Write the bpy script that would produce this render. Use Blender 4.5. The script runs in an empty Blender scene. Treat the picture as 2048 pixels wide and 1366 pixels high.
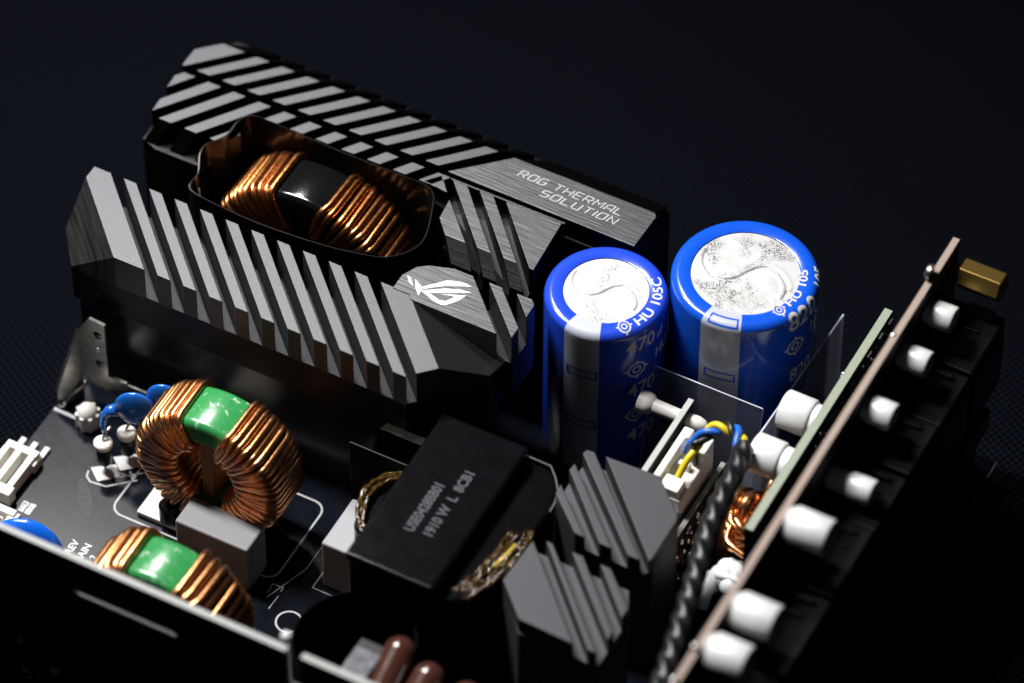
import bpy, bmesh, math, random
from mathutils import Vector, Matrix
random.seed(7)
S = bpy.context.scene
COL = S.collection
PI = math.pi
S.unit_settings.scale_length = 0.01            # one unit is one centimetre

# ------------------------------------------------------------------ camera
cam = bpy.data.cameras.new("camera"); co = bpy.data.objects.new("camera", cam); COL.objects.link(co)
e, a, r = math.radians(49.38), math.radians(-27.73), math.radians(0.23)
hor = Vector((math.sin(a), math.cos(a), 0))
fwd = hor * math.cos(e) + Vector((0, 0, -math.sin(e)))
rt = fwd.cross(Vector((0, 0, 1))).normalized(); up = rt.cross(fwd)
rt, up = rt * math.cos(r) + up * math.sin(r), up * math.cos(r) - rt * math.sin(r)
loc = -fwd * 122.0
m = Matrix((rt, up, -fwd)).transposed().to_4x4(); m.translation = loc
co.matrix_world = m
cam.sensor_width = 36; cam.lens = 10172 / 2048 * 36
cam.clip_start = 1; cam.clip_end = 1000
cam.dof.use_dof = True; cam.dof.focus_distance = 117.0; cam.dof.aperture_fstop = 0.068
cam.dof.aperture_blades = 7
S.camera = co
# ------------------------------------------------------------------ world, lamps, exposure
W = bpy.data.worlds.new("World"); S.world = W; W.use_nodes = True
W.node_tree.nodes["Background"].inputs[0].default_value = (.55, .7, 1, 1)
W.node_tree.nodes["Background"].inputs[1].default_value = 0.006
S.view_settings.view_transform = 'Standard'; S.view_settings.look = 'None'; S.view_settings.exposure = 0
S.view_settings.gamma = 1

def area(name, target, direction, dist, size, watts, color, spread=180, size_y=None):
    L = bpy.data.lights.new(name, 'AREA'); L.shape = 'RECTANGLE'; L.size = size; L.size_y = size_y or size
    L.energy = watts; L.color = color; L.spread = math.radians(spread)
    o = bpy.data.objects.new(name, L); COL.objects.link(o)
    d = Vector(direction).normalized(); o.location = Vector(target) + d * dist
    o.rotation_euler = d.to_track_quat('Z', 'Y').to_euler()
    return o
area("strip_softbox_lamp", (-2, -4, 4), (-.48, .03, .88), 95, 9, 14500, (1, .985, .965), 50, 42)
area("back_lamp", (-3, -4, 4), (-.42, .36, .83), 68, 6, 2000, (1, .985, .965), 42)

# ------------------------------------------------------------------ materials
def mat(name, color, rough=.5, metal=0, bump=0, bscale=20, noise=0, nscale=8, stretch=None, coat=0, spec=.5,
        rvar=0, rot=0):
    M = bpy.data.materials.new(name); M.use_nodes = True
    nt = M.node_tree; N = nt.nodes; L = nt.links; p = N["Principled BSDF"]
    c = tuple(color) + (1,)
    p.inputs["Base Color"].default_value = c; p.inputs["Roughness"].default_value = rough
    p.inputs["Metallic"].default_value = metal; p.inputs["Coat Weight"].default_value = coat
    p.inputs["Coat Roughness"].default_value = .08
    p.inputs["Specular IOR Level"].default_value = spec
    if bump or noise or rvar:
        tc = N.new("ShaderNodeTexCoord"); mp = N.new("ShaderNodeMapping"); L.new(tc.outputs["Object"], mp.inputs[0])
        if stretch: mp.inputs["Scale"].default_value = stretch
        if rot: mp.vector_type = "TEXTURE"; mp.inputs["Scale"].default_value = tuple(1 / q for q in stretch); mp.inputs["Rotation"].default_value = (0, 0, math.radians(rot))
    if noise:
        n = N.new("ShaderNodeTexNoise"); n.inputs["Scale"].default_value = nscale; n.inputs["Detail"].default_value = 6
        L.new(mp.outputs[0], n.inputs["Vector"])
        mx = N.new("ShaderNodeMix"); mx.data_type = 'RGBA'
        cr = N.new("ShaderNodeMapRange"); cr.inputs[1].default_value = .3; cr.inputs[2].default_value = .7
        L.new(n.outputs["Fac"], cr.inputs[0]); L.new(cr.outputs[0], mx.inputs[0])
        mx.inputs[6].default_value = tuple(x * (1 - noise) for x in color) + (1,)
        mx.inputs[7].default_value = tuple(min(1, x * (1 + noise)) for x in color) + (1,)
        L.new(mx.outputs[2], p.inputs["Base Color"])
    if bump:
        n2 = N.new("ShaderNodeTexNoise"); n2.inputs["Scale"].default_value = bscale; n2.inputs["Detail"].default_value = 4
        L.new(mp.outputs[0], n2.inputs["Vector"])
        b = N.new("ShaderNodeBump"); b.inputs["Strength"].default_value = bump; b.inputs["Distance"].default_value = .02
        L.new(n2.outputs["Fac"], b.inputs["Height"]); L.new(b.outputs[0], p.inputs["Normal"])
    if rvar:
        n3 = N.new("ShaderNodeTexNoise"); n3.inputs["Scale"].default_value = nscale * 1.7; n3.inputs["Detail"].default_value = 5
        L.new(mp.outputs[0], n3.inputs["Vector"])
        mr = N.new("ShaderNodeMapRange"); L.new(n3.outputs["Fac"], mr.inputs[0])
        mr.inputs[3].default_value = max(.02, rough - rvar); mr.inputs[4].default_value = min(1, rough + rvar)
        L.new(mr.outputs[0], p.inputs["Roughness"])
    return M

def flaked(M, color2, scale, lo, hi, rough2=None):
    """Mix a second colour into M where a noise passes a threshold: scuffs, dirt, chipped paint."""
    nt = M.node_tree; N = nt.nodes; L = nt.links; p = N["Principled BSDF"]
    tc = N.new("ShaderNodeTexCoord"); n = N.new("ShaderNodeTexNoise"); n.inputs["Scale"].default_value = scale
    n.inputs["Detail"].default_value = 9; n.inputs["Roughness"].default_value = .72
    L.new(tc.outputs["Object"], n.inputs["Vector"])
    mr = N.new("ShaderNodeMapRange"); L.new(n.outputs["Fac"], mr.inputs[0])
    mr.inputs[1].default_value = lo; mr.inputs[2].default_value = hi
    mx = N.new("ShaderNodeMix"); mx.data_type = 'RGBA'; L.new(mr.outputs[0], mx.inputs[0])
    src = p.inputs["Base Color"]
    if src.is_linked: L.new(src.links[0].from_socket, mx.inputs[6])
    else: mx.inputs[6].default_value = src.default_value
    mx.inputs[7].default_value = tuple(color2) + (1,)
    L.new(mx.outputs[2], src)
    return M

anod = mat("anodised_grey_metal", (.090, .092, .096), .48, 1, .16, 60, .16, 24)
brushx = mat("brushed_grey_metal", (.088, .090, .094), .46, 1, .34, 22, .34, 24, (.05, 1, 1), rvar=.06)
brushd = mat("brushed_side_metal", (.05, .051, .053), .5, .92, .6, 15, .7, 15, (1, .04, .04), rvar=.06, rot=45)
darkmetal = mat("dark_base_and_shade_metal", (.02, .02, .021), .38, 1, .08, 60)  # dark metal of the bases; on fin sides and facets it stands for shade
matgrey = mat("matt_grey_metal", (.060, .062, .067), .58, .85, .08, 90, .06, 40)
pcb = flaked(mat("black_solder_mask", (.0042, .0056, .0095), .22, 0, .04, 30, .3, 3, rvar=.07, spec=.12), (.05, .05, .055), 16, .72, .86)
pcbside = mat("black_board_face", (.006, .0065, .008), .5, 0, .08, 30)
edge_tan = mat("glass_fibre_edge_brown", (.36, .28, .24), .75, 0, .3, 60, .15, 30)
edge_grey = mat("glass_fibre_edge_grey", (.40, .41, .40), .7, 0, .2, 60, .12, 30)
edge_green = mat("glass_fibre_edge_green", (.29, .33, .255), .7, 0, .5, 70, .35, 55)
silk = mat("white_print", (.6, .6, .6), .6)
gprint = mat("grey_print", (.55, .56, .60), .5)
dprint = mat("faded_grey_print", (.024, .024, .034), .6)
metalprint = mat("etched_light_print", (.72, .72, .72), .6)
copper = mat("enamelled_copper", (.86, .37, .15), .30, 1, .10, 30, .25, 6, coat=.6, rvar=.07)
copper2 = mat("dark_enamelled_copper", (.72, .28, .09), .28, 1, .10, 30, .25, 6, coat=.6, rvar=.07)
green = flaked(mat("green_core_paint", (.028, .24, .065), .24, 0, .10, 18, .10, 9, coat=.5), (.62, .70, .62), 5.0, .575, .66)
blackcore = mat("black_core_paint", (.004, .004, .0045), .13, 0, .06, 18, coat=.4, rvar=.05)
blueslv = mat("blue_shrink_sleeve", (.016, .060, .56), .22, 0, .05, 9, .05, 3, coat=.5)
blueslv2 = mat("blue_shrink_sleeve_bright", (.006, .082, .60), .22, 0, .05, 9, .05, 3, coat=.5)
stripe = mat("pale_stripe_print", (.46, .49, .58), .28, 0, .1, 60, .06, 60, (14, 14, .3), coat=.4)
alu = mat("bare_aluminium", (.58, .58, .58), .58, .35, .10, 60)
alud = mat("dusty_aluminium", (.56, .56, .56), .58, .3, .12, 60)
def dusty(M, dark, patch, lo, hi, fine):
    """Fine dark specks gathered in patches, like dust rubbed into bare metal."""
    nt = M.node_tree; N = nt.nodes; L = nt.links; p = N["Principled BSDF"]; tc = N.new("ShaderNodeTexCoord")
    a_ = N.new("ShaderNodeTexNoise"); a_.inputs["Scale"].default_value = patch; a_.inputs["Detail"].default_value = 3; a_.inputs["Distortion"].default_value = 1.2
    b_ = N.new("ShaderNodeTexNoise"); b_.inputs["Scale"].default_value = fine; b_.inputs["Detail"].default_value = 3
    for n_ in (a_, b_): L.new(tc.outputs["Object"], n_.inputs["Vector"])
    r1 = N.new("ShaderNodeMapRange"); L.new(a_.outputs["Fac"], r1.inputs[0]); r1.inputs[1].default_value = lo; r1.inputs[2].default_value = hi
    r2 = N.new("ShaderNodeMapRange"); L.new(b_.outputs["Fac"], r2.inputs[0]); r2.inputs[1].default_value = .44; r2.inputs[2].default_value = .58
    mu = N.new("ShaderNodeMath"); mu.operation = 'MULTIPLY'; L.new(r1.outputs[0], mu.inputs[0]); L.new(r2.outputs[0], mu.inputs[1])
    mx = N.new("ShaderNodeMix"); mx.data_type = 'RGBA'; L.new(mu.outputs[0], mx.inputs[0])
    mx.inputs[6].default_value = p.inputs["Base Color"].default_value; mx.inputs[7].default_value = tuple(dark) + (1,)
    L.new(mx.outputs[2], p.inputs["Base Color"]); return M
dusty(alud, (.05, .05, .05), 1.3, .47, .66, 30); dusty(alu, (.16, .16, .16), 1.1, .50, .72, 30)
blackpl = mat("black_plastic", (.004, .004, .0045), .3, 0, .04, 40, spec=.3)
sheetb = mat("black_plastic_film", (.010, .009, .008), .22, 0, .12, 2.2, spec=.12)
sheetg = mat("black_insulating_sheet", (.007, .007, .008), .22, 0, .03, 3)
tapeb = mat("black_tape", (.0026, .0026, .0036), .13, 0, .015, 1.2, .2, 2, rvar=.03, spec=.28)
whitepl = mat("white_plastic", (.76, .74, .68), .42, 0, .05, 30)
nylon = mat("white_nylon", (.70, .68, .64), .4); nylon.node_tree.nodes["Principled BSDF"].inputs["Subsurface Weight"].default_value = .25
capw = mat("white_capacitor_can", (.80, .80, .80), .42, .15, .03, 40)
rubber = mat("pale_rubber_seal", (.55, .55, .55), .6)
greybox = mat("grey_epoxy_box", (.25, .25, .27), .5, 0, .10, 110, .08, 110)
steel = mat("bright_steel", (.40, .39, .37), .34, 1, .10, 30, .2, 5, rvar=.1)
tin = mat("solder_tin", (.75, .74, .72), .25, 1, .2, 30)
brass = mat("brass", (.62, .40, .11), .3, 1, .05, 30)
bluecer = mat("blue_epoxy_coat", (.012, .115, .48), .2, 0, .12, 6, coat=.5)
bluemov = mat("bright_blue_epoxy_coat", (.006, .13, .74), .2, 0, .12, 6, coat=.5)
browncer = mat("brown_resin_coat", (.062, .022, .015), .16, 0, .2, 4, coat=.6)
brownstrip = mat("brown_fibre_board", (.21, .105, .052), .65, 0, .2, 30)
yellow = mat("yellow_wire_jacket", (.76, .56, .02), .4)
bluew = mat("blue_wire_jacket", (.02, .13, .56), .35)
blackw = mat("black_wire_jacket", (.012, .012, .012), .35)
sleeveb = mat("black_spiral_wrap", (.006, .006, .007), .40, 0, .05, 20)
glue = mat("white_silicone_glue", (.72, .74, .76), .35, 0, .1, 12)
amber = mat("amber_varnish", (.045, .024, .005), .1, 0, .9, 7, .8, 9, coat=.5)
tapeyel = mat("yellow_tape", (.42, .30, .05), .25, 0, .4, 9, coat=.6)

def clear_mat(name, tint, r, amt=.30):
    """Hazy clear film: mostly see-through, a little light scattered forward and a faint gloss."""
    M = bpy.data.materials.new(name); M.use_nodes = True; nt = M.node_tree; N = nt.nodes; L = nt.links
    N.remove(N["Principled BSDF"]); out = N["Material Output"]
    tr_ = N.new("ShaderNodeBsdfTransparent"); tl = N.new("ShaderNodeBsdfTranslucent"); df = N.new("ShaderNodeBsdfDiffuse")
    tl.inputs[0].default_value = tuple(tint) + (1,); df.inputs[0].default_value = tuple(tint) + (1,)
    gl = N.new("ShaderNodeBsdfGlossy"); gl.inputs[1].default_value = r
    nz = N.new("ShaderNodeTexNoise"); nz.inputs["Scale"].default_value = 3
    a1 = N.new("ShaderNodeMixShader"); L.new(tl.outputs[0], a1.inputs[1]); L.new(df.outputs[0], a1.inputs[2])
    a2 = N.new("ShaderNodeMixShader"); a2.inputs[0].default_value = .12; L.new(a1.outputs[0], a2.inputs[1]); L.new(gl.outputs[0], a2.inputs[2])
    a3 = N.new("ShaderNodeMixShader"); a3.inputs[0].default_value = amt; L.new(tr_.outputs[0], a3.inputs[1]); L.new(a2.outputs[0], a3.inputs[2])
    L.new(a3.outputs[0], out.inputs["Surface"]); return M
clear = clear_mat("clear_plastic_film", (.22, .24, .29), .16)
clearedge = mat("clear_film_cut_edge", (.55, .58, .66), .3)
varnish = clear_mat("clear_varnish_film", (.05, .045, .03), .12)

def fabric():
    M = mat("woven_navy_cloth", (.012, .015, .027), .9, spec=.03)
    nt = M.node_tree; N = nt.nodes; L = nt.links; p = N["Principled BSDF"]
    tc = N.new("ShaderNodeTexCoord"); mp = N.new("ShaderNodeMapping"); L.new(tc.outputs["Object"], mp.inputs[0])
    mp.inputs["Rotation"].default_value = (0, 0, math.radians(26)); mp.inputs["Scale"].default_value = (1, .86, 1)
    nz = N.new("ShaderNodeTexNoise"); nz.inputs["Scale"].default_value = 1.3
    L.new(mp.outputs[0], nz.inputs["Vector"])
    outs = []
    for ax in ('X', 'Y'):
        w = N.new("ShaderNodeTexWave"); w.bands_direction = ax; w.inputs["Scale"].default_value = 2.3
        w.inputs["Distortion"].default_value = .5; w.inputs["Detail"].default_value = 1
        L.new(mp.outputs[0], w.inputs["Vector"]); outs.append(w.outputs["Fac"])
    mu = N.new("ShaderNodeMath"); mu.operation = 'MULTIPLY'; L.new(outs[0], mu.inputs[0]); L.new(outs[1], mu.inputs[1])
    b = N.new("ShaderNodeBump"); b.inputs["Strength"].default_value = .9; b.inputs["Distance"].default_value = .05
    L.new(mu.outputs[0], b.inputs["Height"]); L.new(b.outputs[0], p.inputs["Normal"])
    mx = N.new("ShaderNodeMix"); mx.data_type = 'RGBA'; L.new(mu.outputs[0], mx.inputs[0])
    mx.inputs[6].default_value = (.0003, .0004, .0008, 1); mx.inputs[7].default_value = (.0078, .0105, .0185, 1)
    L.new(mx.outputs[2], p.inputs["Base Color"])
    return M

# ------------------------------------------------------------------ mesh helpers
class MB:
    def __init__(s): s.v = []; s.f = []
    def add(s, vs, fs):
        k = len(s.v); s.v += [tuple(q) for q in vs]; s.f += [tuple(i + k for i in g) for g in fs]; return s
    def box(s, x0, x1, y0, y1, z0, z1):
        return s.add([(x0, y0, z0), (x1, y0, z0), (x1, y1, z0), (x0, y1, z0), (x0, y0, z1), (x1, y0, z1), (x1, y1, z1), (x0, y1, z1)],
                     [(3, 2, 1, 0), (4, 5, 6, 7), (0, 1, 5, 4), (1, 2, 6, 5), (2, 3, 7, 6), (3, 0, 4, 7)])
    def slab(s, poly, z1, z0, skip=()):
        """Prism over a plan polygon; z1, z0 are numbers or functions of x and y."""
        if sum(p[0] * q[1] - q[0] * p[1] for p, q in zip(poly, poly[1:] + poly[:1])) < 0:
            n = len(poly); poly = poly[::-1]; skip = tuple((n - 2 - i) % n for i in skip)
        f1 = z1 if callable(z1) else (lambda x, y: z1); f0 = z0 if callable(z0) else (lambda x, y: z0)
        n = len(poly)
        vs = [(x, y, f0(x, y)) for x, y in poly] + [(x, y, f1(x, y)) for x, y in poly]
        fs = [tuple(range(n - 1, -1, -1)), tuple(range(n, 2 * n))]
        fs += [(i, (i + 1) % n, n + (i + 1) % n, n + i) for i in range(n) if i not in skip]
        return s.add(vs, fs)
    def tube(s, pts, rad, sides=10, closed=False, caps=True):
        pts = [Vector(p) for p in pts]; n = len(pts)
        rads = rad if isinstance(rad, (list, tuple)) else [rad] * n
        t0 = (pts[1] - pts[0]).normalized()
        nrm = t0.orthogonal().normalized(); vs = []
        for i in range(n):
            if closed: t = pts[(i + 1) % n] - pts[i - 1]
            else: t = pts[min(i + 1, n - 1)] - pts[max(i - 1, 0)]
            t.normalize(); nrm = (nrm - t * nrm.dot(t)).normalized(); bn = t.cross(nrm)
            for j in range(sides):
                q = 2 * PI * j / sides
                vs.append(pts[i] + (nrm * math.cos(q) + bn * math.sin(q)) * rads[i])
        fs = []
        for i in range(n if closed else n - 1):
            for j in range(sides):
                k = (i + 1) % n
                fs.append((i * sides + j, i * sides + (j + 1) % sides, k * sides + (j + 1) % sides, k * sides + j))
        if caps and not closed: fs += [tuple(range(sides - 1, -1, -1)), tuple(range((n - 1) * sides, n * sides))]
        return s.add(vs, fs)
    def lathe(s, prof, c=(0, 0, 0), n=48, axis='Z', cap0=True, cap1=True):
        vs = []; k = len(prof)
        for i in range(n):
            q = 2 * PI * i / n
            for rr, h in prof:
                p = (rr * math.cos(q), rr * math.sin(q), h)
                if axis == 'X': p = (h, p[0], p[1])
                if axis == 'Y': p = (p[1], h, p[0])
                vs.append((p[0] + c[0], p[1] + c[1], p[2] + c[2]))
        fs = [(i * k + j, ((i + 1) % n) * k + j, ((i + 1) % n) * k + j + 1, i * k + j + 1) for i in range(n) for j in range(k - 1)]
        if cap0: fs.append(tuple(i * k for i in range(n - 1, -1, -1)))
        if cap1: fs.append(tuple(i * k + k - 1 for i in range(n)))
        return s.add(vs, fs)
    def ball(s, c, r, n=14, sc=(1, 1, 1)):
        prof = [(r * math.sin(PI * i / n), -r * math.cos(PI * i / n)) for i in range(n + 1)]
        k = len(s.v); s.lathe(prof, (0, 0, 0), n * 2, cap0=False, cap1=False)
        for i in range(k, len(s.v)):
            p = s.v[i]; s.v[i] = (c[0] + p[0] * sc[0], c[1] + p[1] * sc[1], c[2] + p[2] * sc[2])
        return s

def obj(name, mb, mt, parent=None, smooth=False, bevel=0, segs=2, weld=False, kind=None, label=None):
    me = bpy.data.meshes.new(name); me.from_pydata(mb.v, [], mb.f)
    bm = bmesh.new(); bm.from_mesh(me)
    if weld: bmesh.ops.remove_doubles(bm, verts=bm.verts, dist=.0008)
    bmesh.ops.recalc_face_normals(bm, faces=bm.faces)
    bm.to_mesh(me); bm.free()
    for m_ in (mt if isinstance(mt, (list, tuple)) else [mt]): me.materials.append(m_)
    if smooth:
        for p in me.polygons: p.use_smooth = True
    o = bpy.data.objects.new(name, me); COL.objects.link(o)
    if smooth and smooth != True:
        with_angle = me.polygons
        md = None
        try:
            me.set_sharp_from_angle(angle=math.radians(smooth))
        except Exception: pass
    if bevel:
        b = o.modifiers.new("edge", 'BEVEL'); b.width = bevel; b.segments = segs; b.limit_method = 'ANGLE'
        b.angle_limit = math.radians(28); b.harden_normals = True
        for p in me.polygons: p.use_smooth = True
    if parent is not None:
        o.parent = parent; o.matrix_parent_inverse = Matrix.Translation(-parent.location) if parent.type == 'EMPTY' else parent_inv(parent)
    if kind: o["kind"] = kind
    if label: o["label"] = label
    return o
def shade_sides(o, mt, lim=.95):  # faces not pointing up get a darker metal, their shade put into the colour
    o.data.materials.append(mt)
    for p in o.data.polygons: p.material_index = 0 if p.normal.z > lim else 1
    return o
def parent_inv(p):
    q = p
    while q.parent is not None: q = q.parent
    if q.type == 'EMPTY': return p.matrix_parent_inverse.inverted() @ Matrix.Translation(-q.location) if False else Matrix.Identity(4)
    return Matrix.Identity(4)
def thing(name, label, cat, at=(0, 0, 0), group=None):
    o = bpy.data.objects.new(name, None); COL.objects.link(o); o.location = at; o.empty_display_size = .3
    o["label"] = label; o["category"] = cat
    if group: o["group"] = group
    return o
def tag(o, label, cat, group=None):
    o["label"] = label; o["category"] = cat
    if group: o["group"] = group
    return o
def dup(root, delta, label, group=None):
    """A copy of a thing with copies of its parts and sub-parts, moved by delta."""
    r_ = root.copy(); COL.objects.link(r_); r_.location = Vector(root.location) + Vector(delta); r_["label"] = label
    if group: r_["group"] = group
    for ch in list(root.children):
        c = ch.copy(); COL.objects.link(c); c.parent = r_
        for g in list(ch.children):
            d = g.copy(); COL.objects.link(d); d.parent = c
    return r_

def flat_text(body, size, font_scale_x=1.0, thick=0.0, cut=0.0):
    """Vertices and faces of a line of lettering lying in the xy plane, cut into narrow strips if cut > 0."""
    c = bpy.data.curves.new("lettering", 'FONT'); c.body = body; c.size = size; c.resolution_u = 4; c.offset = thick
    o = bpy.data.objects.new("lettering", c); me = bpy.data.meshes.new_from_object(o)
    bm = bmesh.new(); bm.from_mesh(me); bmesh.ops.remove_doubles(bm, verts=bm.verts, dist=1e-5)
    if cut:
        xs = [v.co.x for v in bm.verts]; x = min(xs) + cut
        while x < max(xs):
            bmesh.ops.bisect_plane(bm, geom=bm.verts[:] + bm.edges[:] + bm.faces[:], plane_co=(x, 0, 0), plane_no=(1, 0, 0)); x += cut
        ys = [v.co.y for v in bm.verts]; y = min(ys) + cut
        while y < max(ys):
            bmesh.ops.bisect_plane(bm, geom=bm.verts[:] + bm.edges[:] + bm.faces[:], plane_co=(0, y, 0), plane_no=(0, 1, 0)); y += cut
    bm.verts.index_update()
    vs = [(v.co.x * font_scale_x, v.co.y) for v in bm.verts]; fs = [tuple(v.index for v in f.verts) for f in bm.faces]
    bm.free(); bpy.data.objects.remove(o); bpy.data.curves.remove(c); bpy.data.meshes.remove(me)
    return vs, fs
def strip(pts, w, closed=False):
    """A flat ribbon of width w with mitred corners along 2-D points."""
    n = len(pts); vs = []; P = [Vector(p) for p in pts]
    for i in range(n):
        dirs = []
        if i > 0 or closed: dirs.append((P[i] - P[i - 1]).normalized())
        if i < n - 1 or closed: dirs.append((P[(i + 1) % n] - P[i]).normalized())
        t = sum(dirs, Vector((0, 0)))
        t = t.normalized() if t.length > 1e-6 else dirs[0]
        nn = Vector((-t.y, t.x)); k = max(.45, nn.dot(Vector((-dirs[0].y, dirs[0].x))))
        vs += [tuple(P[i] + nn * w / 2 / k), tuple(P[i] - nn * w / 2 / k)]
    fs = [(2 * i, 2 * i + 1, 2 * ((i + 1) % n) + 1, 2 * ((i + 1) % n)) for i in range(n if closed else n - 1)]
    return vs, fs
def rrect(x0, x1, y0, y1, r, n=5):
    out = []
    for cx, cy, q0 in ((x1 - r, y1 - r, 0), (x0 + r, y1 - r, 90), (x0 + r, y0 + r, 180), (x1 - r, y0 + r, 270)):
        for i in range(n + 1):
            q = math.radians(q0 + 90 * i / n); out.append((cx + r * math.cos(q), cy + r * math.sin(q)))
    return out
def on_top(mb, vf, z, f=lambda u, v: (u, v)):
    return mb.add([(*f(u, v), z) for u, v in vf[0]], vf[1])

# angular techno letters on a 4 x 6 grid, drawn as ribbons
TECH = {'R': [[(0, 0), (0, 6), (3, 6), (4, 5), (4, 3.6), (3.3, 2.7), (0, 2.7)], [(1.9, 2.7), (4, 0)]],
 'O': [[(0, 0), (0, 5), (1, 6), (4, 6), (4, 1), (3, 0), (0, 0)]], 'G': [[(4, 6), (1, 6), (0, 5), (0, 0), (3, 0), (4, 1), (4, 3), (2, 3)]],
 'T': [[(0, 6), (4.4, 6)], [(2.2, 6), (2.2, 0)]], 'H': [[(0, 0), (0, 6)], [(4, 0), (4, 6)], [(0, 3), (4, 3)]],
 'E': [[(4, 6), (0, 6), (0, 0), (4, 0)], [(0, 3), (3.4, 3)]], 'M': [[(0, 0), (0, 6), (2.4, 2.6), (4.8, 6), (4.8, 0)]],
 'A': [[(0, 0), (0, 4.6), (1.4, 6), (4, 6), (4, 0)], [(0, 2.3), (4, 2.3)]], 'L': [[(0, 6), (0, 0), (4, 0)]],
 'S': [[(4, 6), (1, 6), (0, 5), (0, 3.2), (4, 3), (4, 1), (3, 0), (0, 0)]], 'U': [[(0, 6), (0, 1), (1, 0), (4, 0), (4, 6)]],
 'I': [[(0, 0), (0, 6)]], 'N': [[(0, 0), (0, 6), (4, 0), (4, 6)]]}
def tech_text(s, h, slant=.22, w=.9):
    k = h / 6; x = 0; V = []; F = []
    for ch in s:
        if ch == ' ': x += 3.2 * k; continue
        mx = max(p[0] for l in TECH[ch] for p in l)
        for l in TECH[ch]:
            vs, fs = strip([(p[0] * k + x + p[1] * k * slant, p[1] * k) for p in l], w * k)
            b = len(V); V += vs; F += [tuple(i + b for i in f) for f in fs]
        x += (mx + 1.9) * k
    return V, F, x

# ================================================================== the setting
t = MB(); t.box(-160, 160, -120, 220, -2.5, -.6)
tb = obj("table", t, fabric(), kind='structure')

# main circuit board
mbd = thing("circuit_board", "wide black circuit board with white printed outlines that carries all components", "circuit board", (1.6, -6, -.16))
b = MB(); b.box(-8.62, 11.8, -15.4, 2.05, -.16, 0); obj("board", b, pcb, mbd)
e_ = MB(); e_.box(11.8, 11.815, -15.4, 2.05, -.155, -.004); obj("board_edge", e_, edge_tan, mbd)
dimsilk = mat("thin_white_outline", (.42, .42, .43), .6)
def print_line(name, pts, w=.05, closed=False, z=.006, mt=dimsilk): 
    w *= .85
    q = MB(); on_top(q, strip(pts, w, closed), z); return obj(name, q, mt, mbd)
print_line("outline_print", rrect(-5.85, -1.45, -9.0, -6.5, .3), .055, True)
print_line("outline_print", [(-1.35, -9.5), (-.95, -8.35), (-.95, -6.9)], .03)
print_line("outline_print", [(.6, -8.76), (-.56, -8.76), (-.56, -6.6)], .035)
print_line("outline_print", [(-1.4, -9.38), (-1.42, -9.1), (-1.15, -9.08), (-1.15, -9.2)], .03)
print_line("outline_print", [(-1.13, -9.34), (-1.15, -9.77)], .03)
print_line("ring_print", [(-.55 + .30 * math.cos(q * PI / 16), -9.88 + .30 * math.sin(q * PI / 16)) for q in range(32)], .06, True)
print_line("outline_print", [(-8.66 + .06, -6.95), (-7.44, -6.98)], .10)
# pads and loops round the two bead leads
for dx, dy in ((0, 0), (.30, .52)):
    print_line("loop_print", [(-6.90 + dx, -8.20 + dy), (-6.86 + dx, -8.36 + dy), (-6.7 + dx, -8.47 + dy), (-6.3 + dx, -8.42 + dy), (-5.75 + dx, -7.92 + dy)], .05)
    q = MB(); q.slab([(-6.9 + dx, -8.1 + dy), (-6.55 + dx, -8.38 + dy), (-6.15 + dx, -8.02 + dy), (-6.42 + dx, -7.74 + dy)], .012, .002); obj("solder_pad", q, silk, mbd)
    print_line("outline_print", [(-6.15 + dx, -8.02 + dy), (-5.95 + dx, -7.84 + dy)], .05)
    print_line("outline_print", [(-6.03 + dx, -7.76 + dy), (-5.87 + dx, -7.93 + dy)], .05)
def board_text(s, x, y, size, rot, mt=silk, sx=1.0, th=.008):
    vf = flat_text(s, size, sx, th); c_, s_ = math.cos(rot), math.sin(rot)
    q = MB(); on_top(q, vf, .006, lambda u, v: (x + u * c_ - v * s_, y + u * s_ + v * c_)); obj("lettering", q, mt, mbd)
board_text("REV", -5.98, -10.56, .25, PI / 2); board_text("MAIN", -5.67, -10.7, .25, PI / 2); board_text("1 2", -5.40, -10.6, .22, PI / 2)
board_text("B8E3", -7.62, -10.0, .2, PI / 2 + .0, sx=.8); board_text("8B0B", -7.44, -10.0, .2, PI / 2, sx=.8)
board_text("2", -5.72, -14.72, .3, 0)
# scuffs of dried flux on the board
def scuff(x, y, ang, ln, n):
    q = MB()
    for i in range(n):
        tt = i / n; cx = x + math.cos(ang) * ln * tt; cy = y + math.sin(ang) * ln * tt
        w = .05 + .10 * math.sin(PI * tt); vs, fs = strip([(cx - w, cy - w * .5), (cx + w, cy + w * .55)], .022); on_top(q, (vs, fs), .005)
    obj("flux_scuff", q, mat("dried_flux", (.06, .06, .062), .6), mbd, kind='stuff')
scuff(-6.9, -8.5, math.radians(-53), 1.15, 17)

# ================================================================== rear heat sink
rh = thing("heat_sink", "long grey metal heat sink with two rows of slanted fins and a printed end block", "heat sink", (-3, 0, 0))
b = MB(); b.slab([(-8.95, -.42), (-1.2, -.42), (-1.2, .02), (3.14, .05), (3.14, 1.95), (-8.5, 1.95), (-8.95, 1.4)], 4.42, .02)
b.slab([(-8.93, -1.85), (-8.5, -2.0), (-7.02, -2.0), (-7.02, -.4), (-8.93, -.4)], 4.40, .02)
obj("base", b, darkmetal, rh, bevel=.02)
bs = lambda x, y: 5 - (y - 1.25) * .67
def rear_fin(poly, back, fmat=anod):
    q = MB(); n = len(poly)
    i = back                                     # index of the edge that meets the sloping back facet
    q.slab(poly, 5, 4.41, (i,))
    p0, p1 = poly[i], poly[(i + 1) % n]; d = .62
    q.slab([p0, (p0[0] + d, p0[1] + d), (p1[0] + d, p1[1] + d), p1], bs, 4.41, (3,))
    shade_sides(obj("fin", q, fmat, rh, bevel=.014, weld=True), darkmetal)
rear_fin([(-8.92, .19), (-7.88, 1.25), (-8.5, 1.25), (-9.0, .76), (-9.0, .19)], 1)
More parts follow.
